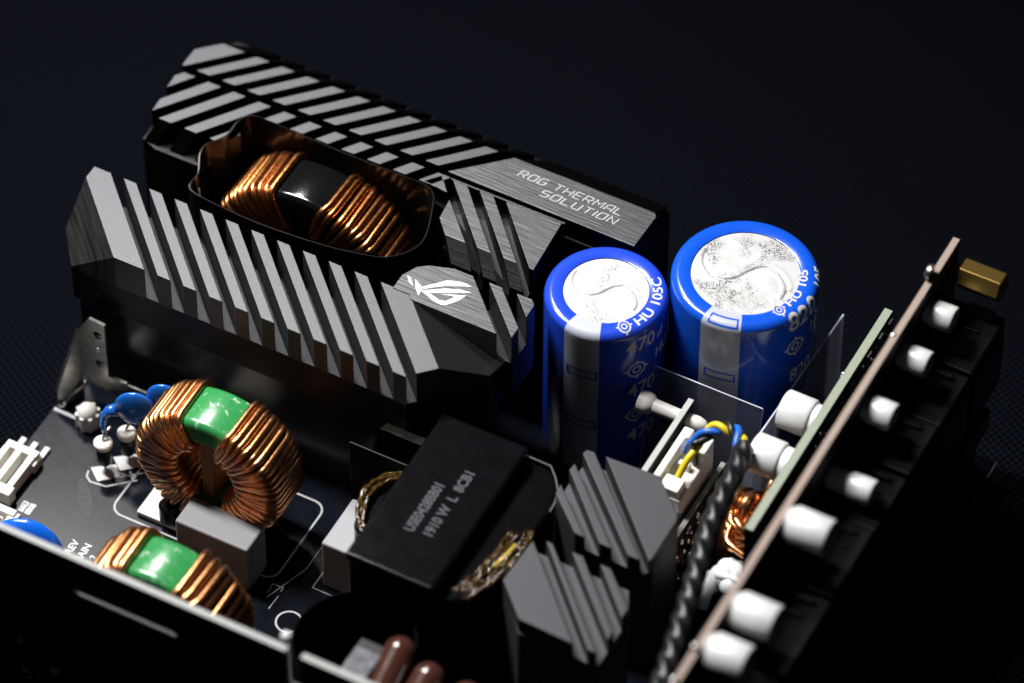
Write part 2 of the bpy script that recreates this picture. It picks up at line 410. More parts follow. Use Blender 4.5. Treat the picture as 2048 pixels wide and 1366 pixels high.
for i in range(10):
    x = -8.60 + .687 * i
    rear_fin([(x, .19), (x + .36, .19), (x + 1.40, 1.25), (x + 1.04, 1.25)], 2)
for j in range(9):
    x = -7.48 + .69 * j; w = .35
    f = lambda yy: .72 * yy
    if j < 2:
        q = MB(); q.slab([(x, 0), (x + w, 0), (x + w + f(-1.57), -1.57), (x + f(-1.57), -1.57)], 5, 4.41, (2,))
        q.slab([(x + f(-1.57), -1.57), (x + w + f(-1.57), -1.57), (x + w + f(-1.9), -1.9), (x + f(-1.9), -1.9)], lambda X, Y: 5 + (Y + 1.57) * 1.7, 4.40, (0,))
        shade_sides(obj("fin", q, anod, rh, bevel=.014, weld=True), darkmetal)
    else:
        q = MB(); ye = -.42; q.slab([(x, 0), (x + w, 0), (x + w + f(ye), ye), (x + f(ye), ye)], 5, 4.41); shade_sides(obj("fin", q, anod, rh, bevel=.014), darkmetal)
        if j == 2:
            q = MB(); q.slab([(x + f(-.95), -.95), (x + w + f(-1.15) - .05, -1.15), (x + w + f(-1.57), -1.57), (x + f(-1.57), -1.57)], 5, 4.39, (2,))
            q.slab([(x + f(-1.57), -1.57), (x + w + f(-1.57), -1.57), (x + w + f(-1.9), -1.9), (x + f(-1.9), -1.9)], lambda X, Y: 5 + (Y + 1.57) * 1.7, 4.39, (0,))
            shade_sides(obj("fin", q, anod, rh, bevel=.014, weld=True), darkmetal)
q = MB(); q.slab([(-8.95, -.63), (-8.98, -.2), (-8.83, 0), (-8.51, 0)], 5, 4.41); shade_sides(obj("fin", q, anod, rh, bevel=.014), darkmetal)
q = MB(); q.slab([(-8.87, -1.45), (-8.9, -1.02), (-8.17, 0), (-7.8, 0)], 5, 4.41); shade_sides(obj("fin", q, anod, rh, bevel=.014), darkmetal)
q = MB(); q.slab([(-1.80, .13), (3.14, .08), (3.18, 1.15), (3.09, 1.25), (-.62, 1.25)], 5, 3.0, (3,))
q.slab([(-.62, 1.25), (3.09, 1.25), (3.09, 1.92), (0.05, 1.92)], bs, 3.0, (0,))
blk = shade_sides(obj("end_block", q, brushx, rh, bevel=.025, weld=True), darkmetal)
q = MB()
for s_, x1, y in (("ROG THERMAL", 2.43, .775), ("SOLUTION", 2.43, .465)):
    V, F, wd = tech_text(s_, .2, w=.72); k = 2.70 / 2.70
    tgt = 2.72 if s_[0] == 'R' else 1.98
    on_top(q, ([(x1 - tgt + u * tgt / wd * 1.02, y + v) for u, v in V], F), 5.004)
obj("lettering", q, mat("etched_grey_print", (.42, .42, .42), .6), blk)
q = MB(); q.box(-1.85, 1.36, .0, .035, 4.3, 4.93); obj("ledge", q, anod, rh)

# ================================================================== brushed plate heat sink (between sheet and capacitor)
vh = thing("heat_sink", "small brushed metal heat sink crossed by three dark diagonal slots beside the printed block", "heat sink", (0, -1.2, 0))
q = MB(); q.slab([(-2.15, -.42), (-1.86, -.05), (1.33, -.05), (1.42, -1.6), (1.36, -2.03), (-.3, -2.03), (-.92, -1.64), (-1.2, -1.2), (-1.3, -.6)], lambda x, y: 4.5 + min(0, (y + 1.64)) * 1.1, .02); obj("base", q, darkmetal, vh)
fz = lambda x, y: 5 + (y + 1.64) * 1.1
def vbar(poly, fold=None):
    q = MB(); q.slab(poly, 5, 4.1, (fold,) if fold is not None else ())
    if fold is not None:
        p0, p1 = poly[fold], poly[(fold + 1) % len(poly)]
        q.slab([p0, (p0[0] + .37, -2.04), (p1[0] + .37, -2.04), p1], fz, 4.0, (3,))
    shade_sides(obj("bar", q, brushx, vh, bevel=.012, weld=True), darkmetal, .6)
vbar([(-2.15, -.40), (-1.86, -.055), (-1.83, -.055), (-1.47, -.46)])
vbar([(-1.33, -.62), (-.36, -1.64), (-.90, -1.64), (-1.26, -1.24)], 1)
vbar([(-1.54, -.055), (-1.16, -.055), (.30, -1.64), (-.06, -1.64)], 2)
vbar([(-.84, -.055), (-.47, -.055), (.98, -1.64), (.63, -1.64)], 2)
vbar([(-.15, -.055), (1.33, -.055), (1.42, -1.66), (1.30, -1.64)])

# ================================================================== front heat sink
fh = thing("heat_sink", "large grey heat sink with parallel diagonal fins and an emblem plate at one end", "heat sink", (-4, -4.7, 0))
q = MB(); q.slab([(-9.13, -3.63), (-9.13, -5.0), (-8.5, -5.84), (.34, -5.84), (1.75, -4.43), (1.75, -3.63)], 4.0, 2.95); obj("base", q, darkmetal, fh, bevel=.02)
q = MB(); q.slab([(-8.95, -3.8), (-8.95, -5.0), (-8.4, -5.76), (.3, -5.76), (1.65, -4.4), (1.65, -3.8)], 2.95, .02); obj("insulating_sheet", q, sheetg, fh)
lf = lambda x, y: 5 - .79 * max(0, -(x + y) - 13.14)
q = MB(); q.slab([(-9.15, -3.99), (-9.15, -3.61), (-8.70, -3.61), (-6.46, -5.85), (-7.29, -5.85)], 5, 3.99, (4,)); obj("fin", q, anod, fh, bevel=.014)
q = MB(); q.slab([(-9.15, -3.99), (-7.29, -5.85), (-8.5, -5.85), (-9.15, -5.0)], lf, 3.99); obj("sloped_end", q, brushd, fh)
for j in range(10):
    x = -8.36 + .6845 * j
    q = MB(); q.slab([(x, -3.61), (x + .35, -3.61), (x + 2.59, -5.85), (x + 2.24, -5.85)], 5, 3.99); obj("fin", q, anod, fh, bevel=.014)
q = MB(); q.slab([(-1.51, -3.61), (.535, -5.655), (.91, -5.28), (-.76, -3.61)], 5, 3.99, (2,))
q.slab([(-.76, -3.61), (.91, -5.28), (1.76, -4.43), (1.76, -3.61)], lambda x, y: 5 - .79 * (x + y + 4.37) / 2, 3.99, (0,))
obj("fin", q, anod, fh, bevel=.014, weld=True, label="widest fin, sloping down beside the emblem plate")
q = MB(); q.slab([(-1.16, -3.65), (1.93, -3.65), (1.93, -2.6), (1.8, -2.5), (-.2, -2.5), (-.98, -2.85), (-1.16, -3.22)], 4.03, 2.9); obj("plate_base", q, darkmetal, fh)
pl = MB(); pl.slab([(-1.17, -3.66), (-.72, -3.66), (-.66, -3.78), (1.60, -3.78), (.30, -2.48), (-.19, -2.48), (-.75, -2.66), (-.99, -2.84), (-1.17, -3.22)], 5.03, 4.02)
plate = obj("emblem_plate", pl, brushx, fh, bevel=.02)
q = MB(); q.slab([(.70, -2.48), (1.92, -3.70), (1.95, -3.70), (1.95, -3.39), (1.04, -2.48)], 5.03, 4.02); obj("fin", q, brushx, fh, bevel=.014)
q = MB(); q.slab([(1.42, -2.48), (1.96, -3.03), (1.95, -2.6), (1.82, -2.48)], 5.03, 4.02); obj("fin", q, brushx, fh, bevel=.014)
EM = [[(-1.05, -3.18), (-.96, -3.19), (-.77, -3.40), (-.90, -3.36)],
 [(-.83, -3.2), (-.59, -3.33), (-.36, -3.10), (-.17, -2.89), (.09, -2.79), (.26, -2.77), (.42, -2.79), (.17, -2.91), (-.16, -3.08), (-.40, -3.27), (-.55, -3.40), (-.53, -3.60), (-.69, -3.44)],
 [(-.54, -3.44), (-.10, -3.13), (.21, -3.0), (.51, -2.95), (.18, -3.14), (-.36, -3.41), (-.05, -3.50), (.10, -3.46), (.235, -3.24), (-.11, -3.32), (.435, -3.09), (.35, -3.32), (.17, -3.55), (.06, -3.61), (-.17, -3.58)]]
q = MB()
for p in EM: q.add([(x, y, 5.034) for x, y in p], [tuple(range(len(p)))])
obj("emblem", q, metalprint, plate)

# ================================================================== toroids
def toroid(name, label, cat, c, r1, r2, w, rw, gap, turns, spans, core_m, wire_m, seed, group=None, base=None):
    """Standing ring core (axis along y) with wire windings; spans in degrees from +x, anticlockwise seen from the front."""
    rnd = random.Random(seed)
    root = thing(name, label, cat, (c[0], c[1], 0), group)
    prof = [(p[0], p[1]) for p in rrect(r1, r2, -w / 2, w / 2, .17, 4)]
    q = MB(); n = 96; k = len(prof); vs = []
    for i in range(n):
        th = 2 * PI * i / n
        for rr, yy in prof: vs.append((c[0] + rr * math.cos(th), c[1] + yy, c[2] + rr * math.sin(th)))
    q.add(vs, [(i * k + j, i * k + (j + 1) % k, ((i + 1) % n) * k + (j + 1) % k, ((i + 1) % n) * k + j) for i in range(n) for j in range(k)])
    obj("core", q, core_m, root, smooth=40)
    for (t0, t1), nt in zip(spans, turns):
        loop = rrect(r1 - rw * .95, r2 + rw * .95, -w / 2 - rw * .95, w / 2 + rw * .95, .17 + rw, 5)
        # start each turn on the inner side so that consecutive turns join there
        L = len(loop); pts = []
        for i in range(nt):
            jit = [rnd.uniform(-1, 1) for _ in range(4)]
            for j in range(L):
                rr, yy = loop[(j + L // 2) % L]; fr = (i + j / L)
                th = math.radians(t0 + (t1 - t0) * fr / nt)
                inner = max(0, min(1, (r2 - rr) / (r2 - r1)))
                push = inner * (1.5 * rw if i % 2 else 0)
                rr = rr - push + jit[0] * rw * .3
                yy = yy * (1 + jit[1] * .012 + (.05 if i % 2 and inner > .5 else 0))
                th += math.radians(jit[2] * .7 + math.sin(j / L * 2 * PI) * jit[3] * 2.0)
                pts.append((c[0] + rr * math.cos(th), c[1] + yy, c[2] + rr * math.sin(th)))
        q = MB(); q.tube(pts, rw, 9); obj("winding", q, wire_m, root, smooth=True)
    return root
t1 = toroid("choke_coil", "standing copper choke with green core, large and whole in view on the board", "choke", (-3.37, -7.98, 2.28), 1.0, 1.75, 1.25, .086, 0, (25, 25), ((109, 254), (71, -68)), green, copper, 3, "copper chokes with green cores")
q = MB(); q.box(-3.60, -3.30, -8.42, -7.42, .3, 3.15); obj("separator", q, brownstrip, t1, bevel=.02)
q = MB(); q.slab([(-5.22, -8.82), (-4.0, -8.82), (-4.0, -7.1), (-5.22, -7.1)], .16, .01); obj("base_plate", q, whitepl, t1, bevel=.03)
q = MB(); q.lathe([(.26, .16), (.26, .62), (.20, .68)], (-4.42, -8.62, 0), 20); obj("rubber_foot", q, blackpl, t1, smooth=40)
t2 = toroid("choke_coil", "copper choke with green core half hidden behind the upright front board", "choke", (-2.22, -12.30, 2.28), 1.0, 1.75, 1.25, .106, 0, (18, 18), ((109, 250), (71, -70)), green, copper, 5, "copper chokes with green cores")
t3 = toroid("choke_coil", "copper choke with glossy black core standing inside the black plastic sheet", "choke", (-4.42, -1.56, 2.56), 1.34, 2.34, 1.34, .090, 0, (29, 30), ((106.5, 250), (76, -72)), blackcore, copper2, 9)

# black plastic sheet wrapped round the third coil
RIM = [(-6.86, -3.12, 5.12), (-6.86, -2.75, 5.12), (-7.08, -2.3, 5.18), (-7.12, -1.98, 5.2), (-6.98, -1.72, 5.2), (-6.82, -1.42, 5.22), (-6.80, -1.0, 5.25), (-6.66, -.70, 5.25), (-6.35, -.62, 5.25),
       (-5.5, -.60, 5.2), (-4.25, -.60, 5.15), (-3.1, -.60, 5.15), (-2.0, -.60, 5.15), (-1.66, -.78, 5.15), (-1.52, -1.05, 5.15), (-1.28, -1.7, 5.12), (-1.2, -2.2, 5.1), (-1.36, -2.62, 5.1), (-1.62, -2.9, 5.1), (-1.95, -3.08, 5.1), (-3.1, -3.33, 5.1), (-4.84, -3.44, 5.08), (-6.3, -3.36, 5.08), (-6.74, -3.28, 5.1)]
def smooth_loop(P, n=4):
    out = []; k = len(P)
    for i in range(k):
        p0, p1, p2, p3 = (Vector(P[(i + d) % k]) for d in (-1, 0, 1, 2))
        for j in range(n):
            t_ = j / n
            out.append(.5 * ((2 * p1) + (p2 - p0) * t_ + (2 * p0 - 5 * p1 + 4 * p2 - p3) * t_ * t_ + (3 * p1 - p0 - 3 * p2 + p3) * t_ ** 3))
    return out
def wall(P, zb, th, closed=True):
    n = len(P); vs = []; c = sum((Vector((p[0], p[1], 0)) for p in P), Vector()) / n
    for p in P:
        i = (Vector((c.x - p[0], c.y - p[1], 0))).normalized() * th
        vs += [(p[0], p[1], zb), (p[0], p[1], p[2]), (p[0] + i.x, p[1] + i.y, p[2]), (p[0] + i.x, p[1] + i.y, zb)]
    fs = []
    for k in range(n if closed else n - 1):
        a_, b_ = 4 * k, 4 * ((k + 1) % n)
        fs += [(a_, b_, b_ + 1, a_ + 1), (a_ + 1, b_ + 1, b_ + 2, a_ + 2), (a_ + 2, b_ + 2, b_ + 3, a_ + 3)]
    return MB().add(vs, fs)
sh = thing("plastic_sheet", "thin black plastic sheet wrapped as an open sleeve round the dark core choke", "plastic sheet", (-4, -2, 0))
obj("outer_wrap", wall(smooth_loop(RIM), .02, .028), sheetb, sh, smooth=50)
flap = [(-6.72, -2.95, 4.86), (-6.6, -3.12, 4.8), (-6.2, -3.18, 4.76), (-5.6, -3.2, 4.58), (-5.0, -3.22, 4.36), (-4.4, -3.22, 4.38), (-3.7, -3.2, 4.62), (-3.2, -3.16, 4.84), (-2.6, -3.08, 4.98), (-1.95, -2.92, 5.04)]
obj("inner_flap", wall(flap, .02, .025, False), sheetb, sh, smooth=50)

# ================================================================== large blue capacitors
CAMR = Vector((.885, .465, 0)); CAMF = Vector((.465, -.885, 0))
def big_cap(label, cx, cy, R, H, rin, sl, disc_m, st, rows, rim, boxes, n_text):
    root = thing("capacitor", label, "capacitor", (cx, cy, 0), "large blue capacitors")
    rho = .20; seg = []
    def prof(v):                                  # arc length up the side, over the shoulder and onto the top
        h0 = H - rho; a_ = rho * PI / 2
        if v < h0: return R, v, 1, 0
        if v < h0 + a_:
            q = (v - h0) / rho; return R - rho + rho * math.cos(q), h0 + rho * math.sin(q), math.cos(q), math.sin(q)
        return R - rho - (v - h0 - a_), H, 0, 1
    top = H - rho + rho * PI / 2
    vend = top + (R - rho - rin)
    def pt(phi, v, off):
        rr, z, nr, nz = prof(v); rr += nr * off; z += nz * off
        d = CAMF * math.cos(phi) + CAMR * math.sin(phi)
        return (cx + d.x * rr, cy + d.y * rr, z)
    P = [(R - .05, 0.02), (R, .1)] + [prof(v)[:2] for v in [H - rho + rho * PI / 2 * i / 8 for i in range(9)]] + [(rin + .02, H), (rin, H - .012), (rin, H - .06)]
    q = MB(); q.lathe(P, (cx, cy, 0), 96, cap1=False); slv = obj("sleeve", q, sl, root, smooth=40)
    # vented aluminium top
    arm = [(0, 0), (-.1, -.07), (-.2, -.12), (-.38, -.15), (-.5, -.11), (-.62, -.02), (-.71, .15), (-.75, .32), (-.73, .47), (-.65, .62)]
    fine = []
    for i in range(len(arm) - 1):
        for j in range(6): fine.append((arm[i][0] + (arm[i + 1][0] - arm[i][0]) * j / 6, arm[i][1] + (arm[i + 1][1] - arm[i][1]) * j / 6))
    fine += [(-x, -y) for x, y in fine]
    q = MB(); nr_, na = 72, 170; vs = [(cx, cy, H - .05)]
    for i in range(1, nr_ + 1):
        rr = i / nr_
        for j in range(na):
            th = 2 * PI * j / na; u, v = rr * math.cos(th), rr * math.sin(th)
            d = min((u - x) ** 2 + (v - y) ** 2 for x, y in fine) ** .5
            g = -.045 * math.exp(-(d / .020) ** 2) + .008 * math.exp(-((d - .07) / .04) ** 2) + .022 * (math.exp(-((u + .40) ** 2 + (v - .26) ** 2) / .05) + math.exp(-((u - .40) ** 2 + (v + .26) ** 2) / .05))
            w = CAMR * (u * rin) - CAMF * (v * rin)
            vs.append((cx + w.x, cy + w.y, H - .035 + g + .03 * (1 - rr * rr) * .6))
    fs = [(0, 1 + j, 1 + (j + 1) % na) for j in range(na)]
    for i in range(nr_ - 1):
        for j in range(na):
            a0 = 1 + i * na; b0 = a0 + na
            fs.append((a0 + j, b0 + j, b0 + (j + 1) % na, a0 + (j + 1) % na))
    q.add(vs, fs); obj("vent_disc", q, disc_m, root, smooth=True)
    # polarity stripe
    q = MB(); p0, p1 = math.radians(st[0]), math.radians(st[1]); NV, NP = 40, 14
    vs = []; VV = [H * .0 + .05 + (H - rho - .05) * i / 20 for i in range(20)] + [H - rho + (vend - H + rho) * i / 20 for i in range(21)]
    for v in VV:
        for j in range(NP + 1): vs.append(pt(p0 + (p1 - p0) * j / NP, v, .006))
    q.add(vs, [(i * (NP + 1) + j, i * (NP + 1) + j + 1, (i + 1) * (NP + 1) + j + 1, (i + 1) * (NP + 1) + j) for i in range(len(VV) - 1) for j in range(NP)])
    sp = obj("stripe", q, stripe, root, smooth=True)
    pm = (p0 + p1) / 2
    for v in boxes:
        x = .36; y = .11; out = [(-x, -y), (x, -y), (x, y), (-x, y)]
        ring = []
        for i in range(4):
            for j in range(6): ring.append((out[i][0] + (out[(i + 1) % 4][0] - out[i][0]) * j / 6, out[i][1] + (out[(i + 1) % 4][1] - out[i][1]) * j / 6))
        vs, fs = strip(ring, .045, True)
        q = MB(); q.add([pt(pm + .02 + a_ / R, v + b_, .012) for a_, b_ in vs], fs); obj("minus_mark", q, sl, sp)
    def put(s, phi, v, size, sx, mt, th=.004):
        vs, fs = flat_text(s, size, sx, th, .06)
        q = MB(); q.add([pt(math.radians(phi) + a_ / R, v + b_, .008) for a_, b_ in vs], fs); obj("lettering", q, mt, root)
    def badge(phi, v, s, mt):
        q = MB()
        for rr, w in ((.19, .045), (.085, .04)):
            vs, fs = strip([(rr * s * math.cos(i * PI / 12), rr * s * math.sin(i * PI / 12)) for i in range(24)], w * s, True)
            q.add([pt(math.radians(phi) + a_ / R, v + b_, .008) for a_, b_ in vs], fs)
        for i in range(4):
            c_, s_ = math.cos(i * PI / 2), math.sin(i * PI / 2)
            vs, fs = strip([(.19 * s * c_, .19 * s * s_), (.27 * s * c_, .27 * s * s_)], .05 * s)
            q.add([pt(math.radians(phi) + a_ / R, v + b_, .008) for a_, b_ in vs], fs)
        obj("maker_mark", q, mt, root)
    for kind, *ar in rows:
        (put if kind == 't' else badge)(*ar)
    for kind, *ar in rim:
        (put if kind == 't' else badge)(*ar)
    return root
c1 = big_cap("shorter blue capacitor with clean bright disc, printed 470 below its shoulder", 3.17, -1.41, 1.43, 5.0, .99, blueslv, alu, (-42, -6.4),
    [('t', "470", 19, 4.30, .62, .85, gprint, .010), ('t', "µF", 54, 4.33, .34, .8, gprint), ('b', 30, 3.66, 1.15, gprint), ('t', "HU", 52, 3.66, .5, .8, gprint),
     ('t', "470", 21, 2.74, .62, .85, gprint, .010), ('b', 30, 2.08, 1.15, gprint), ('t', "470", 22, 1.15, .62, .85, gprint, .010)],
    [('b', 20, 5.17, .85, silk), ('t', "HU 105C", 33, 5.05, .32, 1.5, silk, .006)], (3.6, 1.85), 0)
c2 = big_cap("larger blue capacitor with speckled disc, printed 820 on its side", 5.86, .32, 1.71, 5.3, 1.26, blueslv2, alud, (-37.5, -5),
    [('t', "820", 34, 4.84, .74, .90, silk, .012), ('t', "105", 76, 5.02, .46, 1.0, silk, .006), ('b', 42, 4.22, 1.2, gprint), ('t', "HU", 60, 4.25, .5, .8, gprint),
     ('t', "820", 38, 3.0, .62, .80, gprint, .010), ('b', 44, 2.3, 1.2, gprint), ('t', "820", 38, 1.4, .62, .80, gprint)],
    [('b', 33, 5.58, .8, silk), ('t', "HU 105", 43, 5.50, .28, 1.7, silk, .006)], (5.36, 3.55, 1.75), 0)

# ================================================================== transformer
tr = thing("transformer", "black taped transformer block with faded print and amber varnish bulging at its sides", "transformer", (2.3, -8, 0))
q = MB(); q.box(1.2, 3.43, -10.25, -5.62, 3.72, 4.0); q.box(1.24, 3.39, -10.2, -5.66, 1.0, 3.72); obj("core_block", q, tapeb, tr, bevel=.09, segs=5)
q = MB(); q.box(1.4, 3.3, -9.9, -5.9, .02, 1.0); obj("bobbin", q, blackpl, tr, bevel=.04)
q = MB(); q.slab([(3.40, -5.64), (3.95, -5.62), (4.38, -6.1), (4.5, -6.7), (4.45, -8.4), (4.3, -9.3), (3.8, -10.0), (3.40, -10.2)], 3.55, 1.0); obj("coil_former", q, tapeb, tr, bevel=.1)
q = MB(); q.tube([(3.40, -5.60, 3.62), (3.95, -5.60, 3.6), (4.2, -5.85, 3.6), (4.40, -6.12, 3.58), (4.50, -6.45, 3.55), (4.52, -6.75, 3.55)], .022, 6); obj("varnish_edge", q, mat("dry_varnish", (.12, .115, .10), .4, 0, .4, 12), tr)
rnd = random.Random(4)
def strands(pts, n, rad, spread, mt, name):
    q = MB()
    for i in range(n):
        off = Vector((rnd.uniform(-1, 1) * spread, rnd.uniform(-1, 1) * spread * .4, rnd.uniform(-1, 1) * spread * .6))
        q.tube([Vector(p) + off + Vector((rnd.uniform(-1, 1), rnd.uniform(-1, 1), rnd.uniform(-1, 1))) * .03 for p in bez_pts(pts)], rad * rnd.uniform(.7, 1.2), 8)
    obj(name, q, mt, tr, smooth=True)
def bez_pts(P, n=7):
    out = []; P = [Vector(p) for p in P]
    for i in range(len(P) - 1):
        p0 = P[max(i - 1, 0)]; p1 = P[i]; p2 = P[i + 1]; p3 = P[min(i + 2, len(P) - 1)]
        for j in range(n):
            t_ = j / n; out.append(.5 * ((2 * p1) + (p2 - p0) * t_ + (2 * p0 - 5 * p1 + 4 * p2 - p3) * t_ * t_ + (3 * p1 - p0 - 3 * p2 + p3) * t_ ** 3))
    return out + [P[-1]]
strands([(4.0, -9.75, 3.50), (4.26, -9.2, 3.55), (4.42, -8.5, 3.58), (4.46, -7.9, 3.58), (4.40, -7.5, 3.55)], 9, .034, .13, amber, "winding_strand")
strands([(3.75, -9.7, 3.50), (4.0, -9.1, 3.56), (4.12, -8.4, 3.58), (4.14, -7.7, 3.56)], 6, .034, .12, amber, "winding_strand")
q = MB(); q.tube([(4.18, -8.75, 3.60), (4.27, -8.4, 3.63), (4.32, -8.0, 3.63)], .06, 8); q.tube([(4.33, -9.15, 3.57), (4.44, -8.7, 3.6), (4.50, -8.2, 3.6)], .05, 8); obj("yellow_tape_edge", q, tapeyel, tr, smooth=True)
strands([(1.15, -9.05, 2.98), (.66, -8.6, 3.05), (.45, -7.95, 3.08), (.62, -7.3, 3.05), (1.15, -6.8, 2.98)], 11, .045, .14, amber, "winding_strand")
q = MB(); q.slab([(1.22, -9.2), (.55, -8.7), (.34, -7.9), (.6, -7.2), (1.22, -6.6)], 2.95, 1.2); obj("coil_former", q, tapeb, tr, bevel=.08)
q = MB()
for s_, x, y0, ln in (("USE0428BB01", 2.26, -9.02, 1.5), ("1910 W  L  8CB1", 2.70, -8.98, 2.08)):
    vf = flat_text(s_, .34, 1, .010); k = ln / max(u for u, v in vf[0]); on_top(q, vf, 4.004, lambda u, v: (x - v, y0 + u * k))
obj("lettering", q, dprint, tr)

# thin black insulating card between the large heat sink and the transformer
ic = thing("insulating_card", "thin black insulating card standing between the finned heat sink and the transformer", "plastic card", (0, -6.3, 0))
q = MB(); q.box(-.87, 1.15, -6.32, -6.29, .02, 2.46); obj("panel", q, sheetb, ic)
q = MB(); q.box(-.87, 1.15, -6.322, -6.288, 2.46, 2.475); q.box(-.885, -.87, -6.322, -6.288, .9, 2.46); obj("cut_edge", q, mat("lit_film_edge", (.045, .035, .028), .4), ic)  # light caught along the card's edges, put in as a paler brown
q = MB(); q.slab([(-.12, -6.22), (1.18, -6.22), (1.18, -6.0), (-.05, -6.0)], 3.30, 3.26); obj("folded_lip", q, sheetb, ic, bevel=.01)

# ================================================================== small twin heat sinks
def small_sink(label, body, fins, top, fl):
    root = thing("heat_sink", label, "heat sink", (body[0][0], body[0][1], 0), "small matt heat sinks beside the transformer")
    q = MB(); q.slab(body, fl, .02); obj("base", q, matgrey, root, bevel=.03)
    for p in fins:
        q = MB(); q.slab(p, top, fl - .02); obj("fin", q, matgrey, root, bevel=.03, segs=3)
A0 = 7.32
small_sink("small matt grey heat sink next to the white plug, wide flat fin facing away", [(4.50, -5.80), (4.56, -5.07), (6.4, -5.0), (7.24, -5.75), (7.31, -6.0), (7.31, -7.15), (7.18, -7.33), (5.45, -7.33), (4.52, -6.5)],
  [[(4.52, -6.22), (4.54, -6.52), (5.45, -7.34), (5.72, -7.34)], [(4.50, -5.78), (4.53, -5.54), (6.39, -7.34), (6.07, -7.34)], [(4.55, -5.22), (4.58, -5.07), (4.78, -5.05), (7.10, -7.34), (6.78, -7.34)],
   [(5.04, -5.04), (6.38, -4.98), (7.24, -5.78), (7.31, -5.98), (7.31, -7.16), (7.28, -7.28)]], 4.0, 3.52)
small_sink("small matt grey heat sink nearest the brown resin parts, wide flat fin facing the transformer", [(4.66, -9.24), (4.70, -7.92), (4.78, -7.86), (7.1, -7.86), (7.47, -8.6), (7.47, -10.1), (5.48, -10.08)],
  [[(4.72, -7.93), (4.65, -9.24), (5.48, -10.05), (6.86, -10.1)], [(4.98, -7.82), (5.16, -7.82), (7.42, -10.09), (7.2, -10.09)], [(5.62, -7.82), (5.92, -7.82), (7.47, -9.40), (7.47, -9.66)],
   [(6.34, -7.84), (6.62, -7.84), (7.47, -8.66), (7.47, -8.98)]], 4.0, 3.52)

# ================================================================== grey box capacitors
q = MB(); q.box(-3.70, -1.78, -9.54, -8.70, .02, 1.5)
tag(obj("film_capacitor", q, greybox, None, bevel=.06, segs=3), "grey box capacitor standing in front of the whole green core choke", "capacitor", "grey box capacitors")
q = MB(); q.box(-.38, 1.1, -8.6, -7.1, .02, 1.6)
tag(obj("film_capacitor", q, greybox, None, bevel=.06, segs=3), "grey box capacitor tucked half under the transformer", "capacitor", "grey box capacitors")

# ================================================================== steel bracket, nylon stud, bead leads, disc capacitors
br = thing("bracket", "bright steel bracket with two round holes standing on the board corner", "bracket", (-7.9, -6.4, 0))
def plate_xz(poly, holes, y, th):
    bm = bmesh.new()
    loops = [poly] + [[(hx + hr * math.cos(i * PI / 10), hz + hr * math.sin(i * PI / 10)) for i in range(20)] for hx, hz, hr in holes]
    es = []
    for lp in loops:
        vs = [bm.verts.new((x, y, z)) for x, z in lp]
        es += [bm.edges.new((vs[i], vs[(i + 1) % len(vs)])) for i in range(len(vs))]
    bmesh.ops.triangle_fill(bm, use_beauty=True, use_dissolve=False, edges=es)
    g = bmesh.ops.extrude_face_region(bm, geom=bm.faces[:])
    bmesh.ops.translate(bm, verts=[v for v in g['geom'] if isinstance(v, bmesh.types.BMVert)], vec=(0, th, 0))
    bm.verts.index_update(); q = MB(); q.add([v.co[:] for v in bm.verts], [tuple(v.index for v in f.verts) for f in bm.faces]); bm.free(); return q
obj("plate", plate_xz([(-8.12, .75), (-8.12, 2.5), (-7.84, 3.0), (-7.42, 2.96), (-7.42, .6), (-7.9, .65)], [(-7.63, 2.52, .12), (-7.63, 1.5, .12)], -6.3, .08), steel, br)
q = MB(); q.slab([(-8.20, -6.32), (-8.12, -6.32), (-8.52, -6.86), (-8.60, -6.86)], lambda x, y: 2.5 + (y + 6.32) * 3.6, .02); obj("wing", q, steel, br)
q = MB(); q.box(-7.42, -6.92, -6.31, -6.23, .68, 1.16); obj("tab", q, steel, br, bevel=.02)
q = MB(); q.box(-6.92, -5.9, -6.30, -6.25, .98, 1.1); obj("tab", q, steel, br)
q = MB(); q.ball((-7.63, -6.31, 2.02), .07, 8); obj("rivet", q, tin, br, smooth=True)
q = MB(); q.tube([(-8.02, -6.34, .66), (-8.3, -6.55, .36), (-8.42, -6.72, .12)], .07, 8); obj("brace", q, steel, br, smooth=True)
q = MB(); q.ball((-8.47, -6.78, .12), .13, 10); obj("solder_blob", q, tin, br, smooth=True)
q = MB(); q.ball((-7.62, -7.0, .42), .26, 12, (1, 1, 1.15)); q.lathe([(.24, 0.01), (.27, .3), (.2, .5)], (-7.62, -7.0, 0), 12)
for i in range(8): q.tube([(-7.62 + .25 * math.cos(i * PI / 4), -7.0 + .25 * math.sin(i * PI / 4), .05), (-7.62 + .25 * math.cos(i * PI / 4), -7.0 + .25 * math.sin(i * PI / 4), .5)], .055, 6)
tag(obj("nylon_stud", q, nylon, None, smooth=50), "white ribbed nylon stud below the steel bracket", "stud")
def bead(x, y, label, lead):
    root = thing("ferrite_bead", label, "ferrite bead", (x, y, 0), "ferrite beads on capacitor legs")
    q = MB(); q.lathe([(.165, .28), (.175, .32), (.175, .86), (.16, .88)], (x, y, 0), 20); obj("bead", q, blackpl, root, smooth=40)
    q = MB(); q.lathe([(.21, .86), (.225, .9), (.225, .99), (.19, 1.03), (.05, 1.05)], (x, y, 0), 20); obj("cap", q, whitepl, root, smooth=40)
    q = MB(); q.tube([(x, y, .01), (x, y, .6), (x, y, 1.1)] + lead, .035, 8); obj("lead", q, tin, root, smooth=True)
bead(-6.58, -7.97, "ferrite bead with white cap nearer the printed board edge", [(-6.56, -7.85, 1.22), (-6.5, -7.7, 1.35)])
bead(-6.25, -7.45, "ferrite bead with white cap nearer the copper choke", [(-6.2, -7.3, 1.3)])
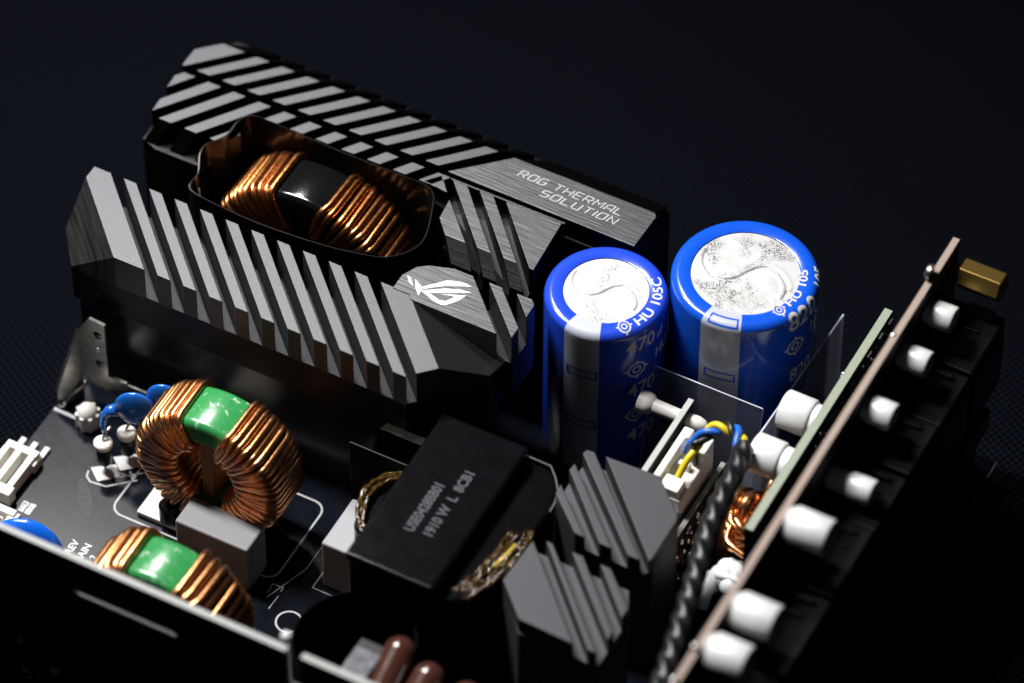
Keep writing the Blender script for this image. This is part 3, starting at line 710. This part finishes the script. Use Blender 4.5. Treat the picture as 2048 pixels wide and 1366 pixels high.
def disc_cap(pos, rad, nrm, label, mt, group, ln=None, tail=None):
    root = thing("disc_capacitor", label, "capacitor", pos, group)
    q = MB(); q.ball((0, 0, 0), 1, 16); d = Vector(nrm).normalized().to_track_quat('Z', 'Y').to_matrix()
    q.v = [tuple(Vector(pos) + d @ Vector((p[0] * rad, p[1] * rad, p[2] * rad * .30))) for p in q.v]; obj("body", q, mt, root, smooth=True)
    if tail:
        q = MB(); q.tube(tail, [.16, .14, .11, .08, .05][:len(tail)], 12); obj("neck", q, mt, root, smooth=True)
disc_cap((-5.98, -7.40, 1.95), .50, (.3, -.95, .1), "blue disc capacitor on a bent neck beside the copper choke", bluecer, "blue disc capacitors",
    tail=[(-6.45, -7.5, 1.75), (-6.6, -7.55, 1.68), (-6.72, -7.62, 1.5), (-6.72, -7.72, 1.28), (-6.62, -7.82, 1.15)])
disc_cap((-5.42, -7.02, 2.25), .42, (.3, -.95, .1), "blue disc capacitor mostly hidden behind the copper choke", bluecer, "blue disc capacitors")
disc_cap((-6.22, -12.0, 1.45), .98, (.25, -.9, .35), "bright blue disc varistor rising behind the upright front board", bluemov, None)

# ================================================================== white connectors at the board corner
cn = thing("connector", "white slotted plastic header with three prongs at the board corner", "connector", (-8.3, -9.2, 0))
q = MB(); q.box(-8.86, -8.0, -8.72, -8.52, .01, .42); q.box(-8.05, -7.95, -8.9, -8.52, .01, .30); obj("end_wall", q, whitepl, cn, bevel=.03)
q = MB(); q.box(-8.86, -7.95, -10.0, -9.72, .01, .42); obj("end_wall", q, whitepl, cn, bevel=.03)
for x in (-8.88, -8.56, -8.20):
    q = MB(); q.box(x, x + .17, -9.75, -8.7, .01, .40); obj("rib", q, whitepl, cn, bevel=.03)
for x in (-8.78, -8.46, -8.14):
    q = MB(); q.box(x, x + .14, -8.52, -8.1, .01, .10); obj("prong", q, silk, cn, bevel=.01)
cn2 = thing("connector", "white plastic header lying crosswise near the blue varistor", "connector", (-7.9, -10.5, 0))
for y in (-10.45, -11.0):
    q = MB(); q.box(-9.0, -7.55, y, y + .19, .01, .40); obj("side_wall", q, whitepl, cn2, bevel=.03)
q = MB(); q.box(-7.72, -7.45, -10.98, -10.27, .01, .34); obj("end_wall", q, whitepl, cn2, bevel=.04)
q = MB(); q.box(-8.6, -7.75, -10.72, -10.55, .01, .36); obj("rib", q, whitepl, cn2, bevel=.03)
for x in (-8.2, -7.9):
    q = MB(); q.box(x, x + .08, -10.68, -10.6, .36, .6); obj("pin", q, tin, cn2)

# ================================================================== upright front board
fb = thing("upright_board", "black upright circuit board with a long slot and pale top edge in front", "circuit board", (-2, -14.1, 0))
def fb_board(poly, holes, name="board"): obj(name, plate_xz(poly, holes, -14.2, .15), pcbside, fb)
def slot_hole(x0, x1, z, r, n=8):
    return [(x1 + r * math.cos(-PI / 2 + PI * i / n), z + r * math.sin(-PI / 2 + PI * i / n)) for i in range(n + 1)] + [(x0 + r * math.cos(PI / 2 + PI * i / n), z + r * math.sin(PI / 2 + PI * i / n)) for i in range(n + 1)]
bm = bmesh.new(); es = []
for lp in ([(-8.6, .02), (8.5, .02), (8.5, 5.5), (2.38, 5.5), (2.38, 4.3), (2.0, 4.3), (2.0, 5.5), (-8.6, 5.5)], slot_hole(-3.3, -.85, 4.33, .085)):
    vs = [bm.verts.new((x, -14.2, z)) for x, z in lp]; es += [bm.edges.new((vs[i], vs[(i + 1) % len(vs)])) for i in range(len(vs))]
bmesh.ops.triangle_fill(bm, use_beauty=True, use_dissolve=False, edges=es)
g = bmesh.ops.extrude_face_region(bm, geom=bm.faces[:]); bmesh.ops.translate(bm, verts=[v for v in g['geom'] if isinstance(v, bmesh.types.BMVert)], vec=(0, .15, 0))
bm.verts.index_update(); q = MB(); q.add([v.co[:] for v in bm.verts], [tuple(v.index for v in f.verts) for f in bm.faces]); bm.free()
obj("board", q, pcbside, fb)
q = MB(); q.box(-8.6, 2.0, -14.198, -14.052, 5.5, 5.512); q.box(2.38, 8.5, -14.198, -14.052, 5.5, 5.512); obj("cut_edge", q, edge_grey, fb)
lip = slot_hole(-3.3, -.85, 4.33, .083)
vs = [(x, -14.196, z) for x, z in lip] + [(x, -14.054, z) for x, z in lip]; n = len(lip)
q = MB(); q.add(vs, [(i, (i + 1) % n, n + (i + 1) % n, n + i) for i in range(n)]); obj("slot_lining", q, edge_grey, fb)
q = MB()
for x, z, rr in ((-4.93, .5, .10), (-4.82, .3, .07), (-4.6, .42, .06), (-4.95, 1.6, .09), (-4.1, 1.0, .14)): q.ball((x, -14.2, z), rr, 8, (1, .6, 1))
obj("solder_joint", q, tin, fb, smooth=True, kind='stuff')
q = MB(); q.ball((1.86, -13.9, 5.62), .12, 10, (1, 1, .8)); obj("solder_blob", q, mat("white_paste", (.7, .7, .7), .5), fb, smooth=True)

# ================================================================== parts at the near edge
dr = thing("drum_coil", "round black drum shaped coil in front of the transformer", "coil", (1.9, -11.4, 0))
q = MB(); q.lathe([(1.35, .05), (1.42, .15), (1.42, 2.55), (1.40, 2.6), (1.36, 2.58), (1.34, .3), (.0, .3)], (2.05, -11.35, 0), 64, cap1=False); obj("body", q, mat("black_rubber_tape", (.002, .002, .002), .8, 0, .2, 6, spec=.05), dr, smooth=40)
lb = thing("relay", "small dark box with a pale printed label behind the upright front board", "relay", (2.9, -12.6, 0))
q = MB(); q.box(2.62, 3.30, -13.3, -12.0, .02, 3.9); obj("case", q, blackpl, lb, bevel=.06)
q = MB(); q.box(2.66, 3.26, -13.26, -12.3, 3.901, 3.908); obj("label_print", q, mat("grey_label", (.07, .075, .095), .5, 0, 0, 5, .7, 5), lb)
def resin(pts, rad, label, mt):
    root = thing("resin_capacitor", label, "capacitor", (pts[0][0], pts[0][1], 0), "brown resin coated capacitors")
    q = MB(); n = len(pts); q.tube(pts, rad, 24); q.ball(pts[-1], rad, 12); obj("body", q, mt, root, smooth=50)
    q = MB(); q.tube([(pts[0][0], pts[0][1], 0.02), pts[0]], .05, 8); obj("lead", q, tin, root)
resin([(3.60, -13.6, 3.25), (3.57, -12.9, 3.48), (3.54, -11.95, 3.8)], .37, "brown resin cylinder lying beside the printed label with a long highlight", browncer)
resin([(4.36, -13.7, 3.2), (4.38, -12.9, 3.48), (4.40, -12.22, 3.72)], .37, "brown resin cylinder in the middle of its row", browncer)
resin([(5.10, -13.9, 3.15), (5.25, -13.0, 3.45), (5.38, -12.28, 3.70)], .37, "brown resin cylinder beside the small matt heat sink", browncer)

# ================================================================== clear plastic panes
def pane(label, poly, th, axis):
    root = thing("clear_pane", label, "plastic pane", (poly[0][0], poly[0][1], 0) , "clear plastic panes")
    P = [Vector(p) for p in poly]; n = (P[1] - P[0]).cross(P[2] - P[0]).normalized() * th; k = len(P)
    q = MB(); q.add([tuple(p) for p in P] + [tuple(p + n) for p in P], [tuple(range(k)), tuple(range(2 * k - 1, k - 1, -1))]); obj("film", q, clear, root)
    q = MB()
    for i in range(k):
        a_, b_ = P[i], P[(i + 1) % k]; q.add([tuple(a_), tuple(b_), tuple(b_ + n), tuple(a_ + n)], [(0, 1, 2, 3)])
    obj("cut_edge", q, clearedge, root)
pane("clear plastic pane standing across the front of the larger blue capacitor", [(4.58, -2.28, .3), (7.38, -2.28, .3), (7.38, -1.66, 3.36), (7.36, -1.66, 3.4), (4.60, -1.66, 3.4), (4.58, -1.66, 3.38)], .04, 'y')
pane("clear plastic pane running back past the white inner cans", [(7.6, -3.4, .3), (7.6, 2.12, .3), (7.6, 2.12, 2.97), (7.6, -3.4, 3.48)], .04, 'x')

# ================================================================== small boards, plug, stand-off
p1 = thing("daughter_board", "small upright board with pale top edge behind the white plug", "circuit board", (5.8, -3.6, 0))
q = MB(); q.box(5.74, 5.88, -4.98, -2.22, .02, 3.44); obj("board", q, pcbside, p1)
q = MB(); q.box(5.742, 5.878, -4.98, -2.222, 3.44, 3.452); obj("cut_edge", q, edge_grey, p1)
q = MB()
for s_, yy, zz in (("E8071", -4.25, 2.75), ("P", -3.4, 2.95)):
    vf = flat_text(s_, .26, .9, 0); q.add([(5.885, yy + u, zz + v) for u, v in vf[0]], vf[1])
obj("lettering", q, gprint, p1)
so = thing("stand_off", "white nylon stand-off pushed through the small upright board", "stand-off", (5.4, -2.6, 3))
q = MB(); q.lathe([(.10, 4.62), (.26, 4.66), (.27, 4.85), (.24, 4.95), (.17, 5.02), (.16, 5.6), (.16, 5.9), (.17, 5.98), (.17, 6.15), (.13, 6.3), (.06, 6.36)], (0, -2.52, 3.08), 24, 'X'); obj("pin", q, nylon, so, smooth=40)
p2 = thing("daughter_board", "small upright board with crowded solder points beside the black spiral cable", "circuit board", (6.9, -4, 0))
q = MB(); q.box(6.92, 7.04, -5.7, -2.85, .02, 2.5); obj("board", q, pcbside, p2)
q = MB(); q.box(6.922, 7.038, -5.7, -2.852, 2.5, 2.512); obj("cut_edge", q, mat("glass_fibre_edge_dull", (.22, .22, .2), .7, 0, .3, 60), p2)
rnd = random.Random(12); q = MB(); q2 = MB()
for i in range(54):
    y = rnd.uniform(-5.6, -3.0); z = rnd.uniform(.9, 2.35)
    if rnd.random() < .6: q.ball((7.06, y, z), rnd.uniform(.05, .10), 6, (.8, 1, 1))
    else: q2.box(7.04, 7.04 + .08, y, y + .15, z, z + .12)
obj("solder_point", q, tin, p2, smooth=True, kind='stuff'); obj("chip_part", q2, mat("dull_brown_chip", (.12, .06, .045), .5), p2, kind='stuff')
cw = thing("plug", "white plastic plug with thin wires on the small upright board", "plug", (6.4, -4, 0))
q = MB(); q.box(5.9, 6.8, -4.75, -3.0, .9, 3.05); obj("housing", q, whitepl, cw, bevel=.05)
q = MB(); q.slab([(6.02, -4.7), (6.02, -2.97), (6.28, -2.97), (6.28, -3.25), (6.2, -3.3), (6.2, -4.7)], 3.42, 3.0); q.box(6.58, 6.8, -3.55, -3.02, 3.0, 3.42); obj("rear_wall", q, whitepl, cw, bevel=.04)
q = MB(); q.box(6.12, 6.72, -4.72, -4.3, 3.0, 3.30); obj("latch", q, whitepl, cw, bevel=.04)
q = MB(); q.box(6.3, 6.6, -3.9, -3.75, 3.0, 3.25); obj("rib", q, whitepl, cw, bevel=.04)
q = MB(); q.slab([(5.98, -4.72), (6.75, -4.72), (6.85, -5.5), (6.6, -5.5)], 2.6, .9); obj("skirt", q, whitepl, cw, bevel=.05)

# twisted wires and the black spiral wrap
def bez(P, n=16):
    out = []
    P = [Vector(p) for p in P]
    for i in range(len(P) - 1):
        p0 = P[max(i - 1, 0)]; p1 = P[i]; p2 = P[i + 1]; p3 = P[min(i + 2, len(P) - 1)]
        for j in range(n):
            t_ = j / n; out.append(.5 * ((2 * p1) + (p2 - p0) * t_ + (2 * p0 - 5 * p1 + 4 * p2 - p3) * t_ * t_ + (3 * p1 - p0 - 3 * p2 + p3) * t_ ** 3))
    return out + [P[-1]]
cb = thing("cable", "black spiral wrapped cable with yellow, blue and black wires rising from the plug", "cable", (7.8, -4, 4))
trunk = bez([(6.55, -3.75, 3.72), (6.74, -3.42, 3.98), (7.0, -3.2, 4.14), (7.3, -3.18, 4.22), (7.60, -3.42, 4.28), (7.82, -3.85, 4.3)], 14)
n = len(trunk)
for ph, wm, start in ((0, yellow, (6.5, -4.32, 3.2)), (2.1, bluew, (6.34, -3.52, 3.25)), (4.2, blackw, (6.6, -3.6, 3.1))):
    pts = [Vector(start)]
    for i, p in enumerate(trunk):
        f_ = i / (n - 1); q_ = ph + f_ * 2 * PI * 1.9; tg = (trunk[min(i + 1, n - 1)] - trunk[max(i - 1, 0)]).normalized()
        u = tg.cross(Vector((0, 0, 1))).normalized(); w = tg.cross(u)
        pts.append(p + (u * math.cos(q_) + w * math.sin(q_)) * .10)
    pts = bez([pts[0], pts[0].lerp(pts[6], .5) + Vector((0, 0, .14))] + pts[6::4], 5)
    q = MB(); q.tube(pts, .082, 10); obj("wire", q, wm, cb, smooth=True)
path = bez([(7.80, -3.62, 4.34), (7.92, -4.2, 4.42), (8.04, -5.1, 4.5), (8.2, -6.25, 4.5), (8.55, -7.65, 4.5), (9.0, -9.6, 4.5), (9.3, -11.3, 4.5), (9.5, -13, 4.5)], 60)
q = MB(); sides = 28; vs = []; N_ = len(path); nrm = Vector((0, 0, 1)); acc = 0
for i, p in enumerate(path):
    tg = (path[min(i + 1, N_ - 1)] - path[max(i - 1, 0)]).normalized(); nrm = (nrm - tg * nrm.dot(tg)).normalized(); bn = tg.cross(nrm)
    if i: acc += (p - path[i - 1]).length
    for j in range(sides):
        th = 2 * PI * j / sides; ridge = .5 + .5 * math.cos(3 * th + acc * 2 * PI / .56)
        rr = .205 + .05 * ridge
        vs.append(p + (nrm * math.cos(th) + bn * math.sin(th)) * rr)
q.add(vs, [(i * sides + j, i * sides + (j + 1) % sides, (i + 1) * sides + (j + 1) % sides, (i + 1) * sides + j) for i in range(N_ - 1) for j in range(sides)] + [tuple(range(sides - 1, -1, -1))])
obj("spiral_wrap", q, sleeveb, cb, smooth=True)

# ================================================================== green edged daughter board with its white cans
p3 = thing("daughter_board", "tall upright board with pale green cut edge carrying two white cans", "circuit board", (9, -2, 0))
q = MB(); q.box(8.88, 9.08, -5.80, 1.5, .02, 4.5); obj("board", q, pcbside, p3)
q = MB(); q.box(8.882, 9.078, -5.80, 1.498, 4.5, 4.512); obj("cut_edge", q, edge_green, p3)
rnd = random.Random(5); q = MB(); q2 = MB()
for i in range(60):
    y = rnd.uniform(-2.6, 1.2); z = rnd.uniform(3.3, 4.35)
    if rnd.random() < .35: q.ball((9.1, y, z), rnd.uniform(.03, .07), 6)
    else: q2.box(9.08, 9.16, y, y + .2, z, z + .12)
obj("solder_point", q, tin, p3, smooth=True, kind='stuff'); obj("chip_part", q2, mat("dark_chip", (.06, .055, .05), .4), p3, kind='stuff')
q = MB(); q.ball((8.85, -.62, 4.25), .12, 8, (1, .7, 1.3)); obj("solder_blob", q, tin, p3, smooth=True)
def can(x0, x1, y, z, rad, seat, label, group, collar=True):
    root = thing("can_capacitor", label, "capacitor", (x1 if seat > x0 else x0, y, z), group)
    s_ = 1 if seat > x0 else -1                                  # collar on the board side
    a_, b_ = (x0, x1)
    h = [(rad - .06, a_), (rad - .02, a_ + .015), (rad, a_ + .05), (rad, b_ - .05), (rad - .02, b_ - .015), (rad - .06, b_)]
    q = MB(); q.lathe(h, (0, y, z), 40, 'X'); obj("can", q, capw, root, smooth=35)
    lo, hi = (b_, seat) if s_ > 0 else (seat, a_)
    q = MB(); q.lathe([(rad * .80, lo), (rad * .86, lo + .04), (rad * .86, hi)], (0, y, z), 32, 'X'); obj("seal", q, capw if collar else rubber, root, smooth=35)
can(7.92, 8.66, -1.82, 3.9, .46, 8.89, "white can nearer the blue capacitors on the green edged board", "white cans on the green edged board")
can(7.88, 8.60, -3.27, 3.9, .46, 8.89, "white can beside the twisted wires on the green edged board", "white cans on the green edged board")

# copper hairpin coil and silicone lump
hc = thing("wire_coil", "thick copper wire coil between the black spiral cable and the green edged board", "coil", (8.1, -4.2, 0))
pts = []
for i in range(5 * 28):
    q_ = i / 28 * 2 * PI; pts.append((8.08 + .34 * math.cos(q_) + i * .0006, -3.8 + .52 * math.sin(q_) - i * .0035, 2.35 + .12 * math.sin(q_ * .5) - .0016 * i))
pts = bez([(8.7, -2.9, 2.4), (8.3, -3.0, 2.75)] + [(x, y, z) for x, y, z in pts[::6]], 5)
q = MB(); q.tube(pts, .115, 10); obj("loop", q, copper, hc, smooth=True)
for k, (x0, y0) in enumerate(((7.72, -3.75), (8.02, -3.72))):
    q = MB(); q.tube(bez([(x0 + .1, y0 + .5, 2.3), (x0, y0 + .1, 2.62), (x0 - .02, y0 - .2, 2.45), (x0 + .05, y0 - .6, 1.6), (x0 + .1, y0 - .7, .6)], 8), .17, 12); obj("loop", q, copper, hc, smooth=True)
q = MB(); q.tube(bez([(7.98, -4.5, 2.6), (8.05, -4.85, 2.55), (8.3, -5.0, 2.55), (8.75, -5.1, 2.5)], 8), .075, 10); q.tube(bez([(8.05, -4.4, 2.75), (8.25, -4.55, 2.75), (8.4, -4.62, 2.6)], 8), .09, 10); obj("loop", q, copper, hc, smooth=True)
q = MB(); rnd = random.Random(2)
for i in range(12): q.ball((8.25 + rnd.uniform(-.25, .3), -5.35 + rnd.uniform(-.35, .3), 1.9 + rnd.uniform(-.2, .15)), rnd.uniform(.16, .30), 9)
q.tube([(8.05, -5.55, 2.1), (8.1, -5.9, 1.95), (8.1, -6.2, 1.6)], .16, 10); q.tube([(8.1, -5.6, 2.15), (8.5, -5.55, 2.2), (8.9, -5.6, 2.2)], .09, 8)
tag(obj("glue_lump", q, glue, None, smooth=True), "lump of white silicone glue under the copper wire coil", "glue")

# ================================================================== brown edged connector board
kb = thing("connector_board", "tall upright board with brown cut edge carrying the black sockets", "circuit board", (10.2, -5, 0))
q = MB(); q.box(10.08, 10.24, -14.0, 2.28, .3, 6.8); obj("board", q, pcbside, kb)
q = MB(); q.box(10.082, 10.238, -14.0, 2.278, 6.8, 6.812); obj("cut_edge", q, edge_tan, kb)
q = MB()
for y in (.95,): q.lathe([(.02, 10.0), (.16, 10.02), (.2, 10.08), (.2, 10.14)], (0, y, 7.0 - .35 + .3), 16, 'X')
obj("screw_head", q, steel, kb, smooth=40)
q = MB()
for y, z in ((-1.0, 6.75), (-6.3, 6.6), (-10.9, 6.85), (-11.9, 6.85)): q.ball((10.12, y, z), .09, 8)
obj("solder_point", q, tin, kb, smooth=True, kind='stuff')
bz = thing("brass_stand_off", "hexagonal brass stand-off at the far end of the brown edged board", "stand-off", (11, 1.9, 6.2))
q = MB(); q.lathe([(.20, 10.42), (.28, 10.46), (.37, 10.5), (.37, 11.50), (.33, 11.54)], (0, 1.95, 6.15), 6, 'X'); obj("body", q, brass, bz, bevel=.02)
q = MB(); q.lathe([(.15, 10.30), (.15, 10.45)], (0, 1.95, 6.15), 16, 'X'); obj("thread", q, brass, bz, smooth=40)
caps_o = [(10.36, 10.93, .62, 6.06, .32, "white can next to the brass stand-off"), (10.36, 10.96, -.80, 6.0, .32, "white can second from the brass stand-off"),
 (10.36, 10.96, -2.65, 6.12, .33, "white can third from the brass stand-off"), (10.72, 11.32, -4.42, 5.60, .31, "small white can lying lower than its neighbours against the sockets"),
 (10.36, 11.28, -6.66, 6.50, .42, "white can following the small low one along the brown edged board"), (10.36, 11.28, -9.28, 6.45, .43, "white can before the last along the brown edged board"),
 (10.36, 11.22, -10.55, 6.48, .43, "white can nearest the front along the brown edged board")]
for x0, x1, y, z, rad, lab in caps_o: can(x0, x1, y, z, rad, 10.24, lab, "white cans on the brown edged board", False)
ys = [(1.95, .06), (0.0, -1.62), (-1.68, -3.25), (-3.32, -5.0), (-5.06, -7.15), (-7.22, -9.5), (-9.56, -12.2)]
labs = ["black socket beneath the brass stand-off", "black socket under the second white can", "black socket under the third white can", "black socket beside the small low white can", "black socket under the fifth white can", "black socket under the sixth white can", "black socket under the nearest white can"]
for k, ((y1, y0), lab) in enumerate(zip(ys, labs)):
    root = thing("socket", lab, "socket", (11, (y0 + y1) / 2, 3), "black sockets along the brown edged board")
    q = MB(); q.box(10.31, 11.66, y0, y1, 2.92 + .1 * (k % 2), 5.2 - .06 * (k % 2)); obj("housing", q, blackpl, root, bevel=.04)
    q = MB(); q.box(10.55, 11.35, y1 - .32, y1 - .2, 5.19 - .06 * (k % 2), 5.3); q.box(10.55, 11.3, y1 - .75, y1 - .66, 5.19 - .06 * (k % 2), 5.27); obj("rib", q, blackpl, root, bevel=.02)
    q = MB(); q.box(11.66, 11.72, y0 + .1, y1 - .1, 3.1, 4.8); obj("face", q, blackpl, root, bevel=.02)
    if k == 0:
        q = MB(); q.box(10.75, 11.42, y1 - .28, y1 - .05, 5.3, 5.36); obj("latch", q, mat("grey_latch", (.2, .2, .2), .35), root, bevel=.01)
ls = thing("socket_shroud", "stepped black plastic shroud below the row of black sockets", "shroud", (11, -5, 1))
q = MB(); q.box(10.31, 11.84, -12.2, 1.18, 2.25, 2.9); obj("upper_step", q, blackpl, ls, bevel=.05)
q = MB(); q.box(10.31, 11.74, -12.2, .78, .3, 2.25); obj("lower_step", q, blackpl, ls, bevel=.05)
bpy.context.view_layer.update()
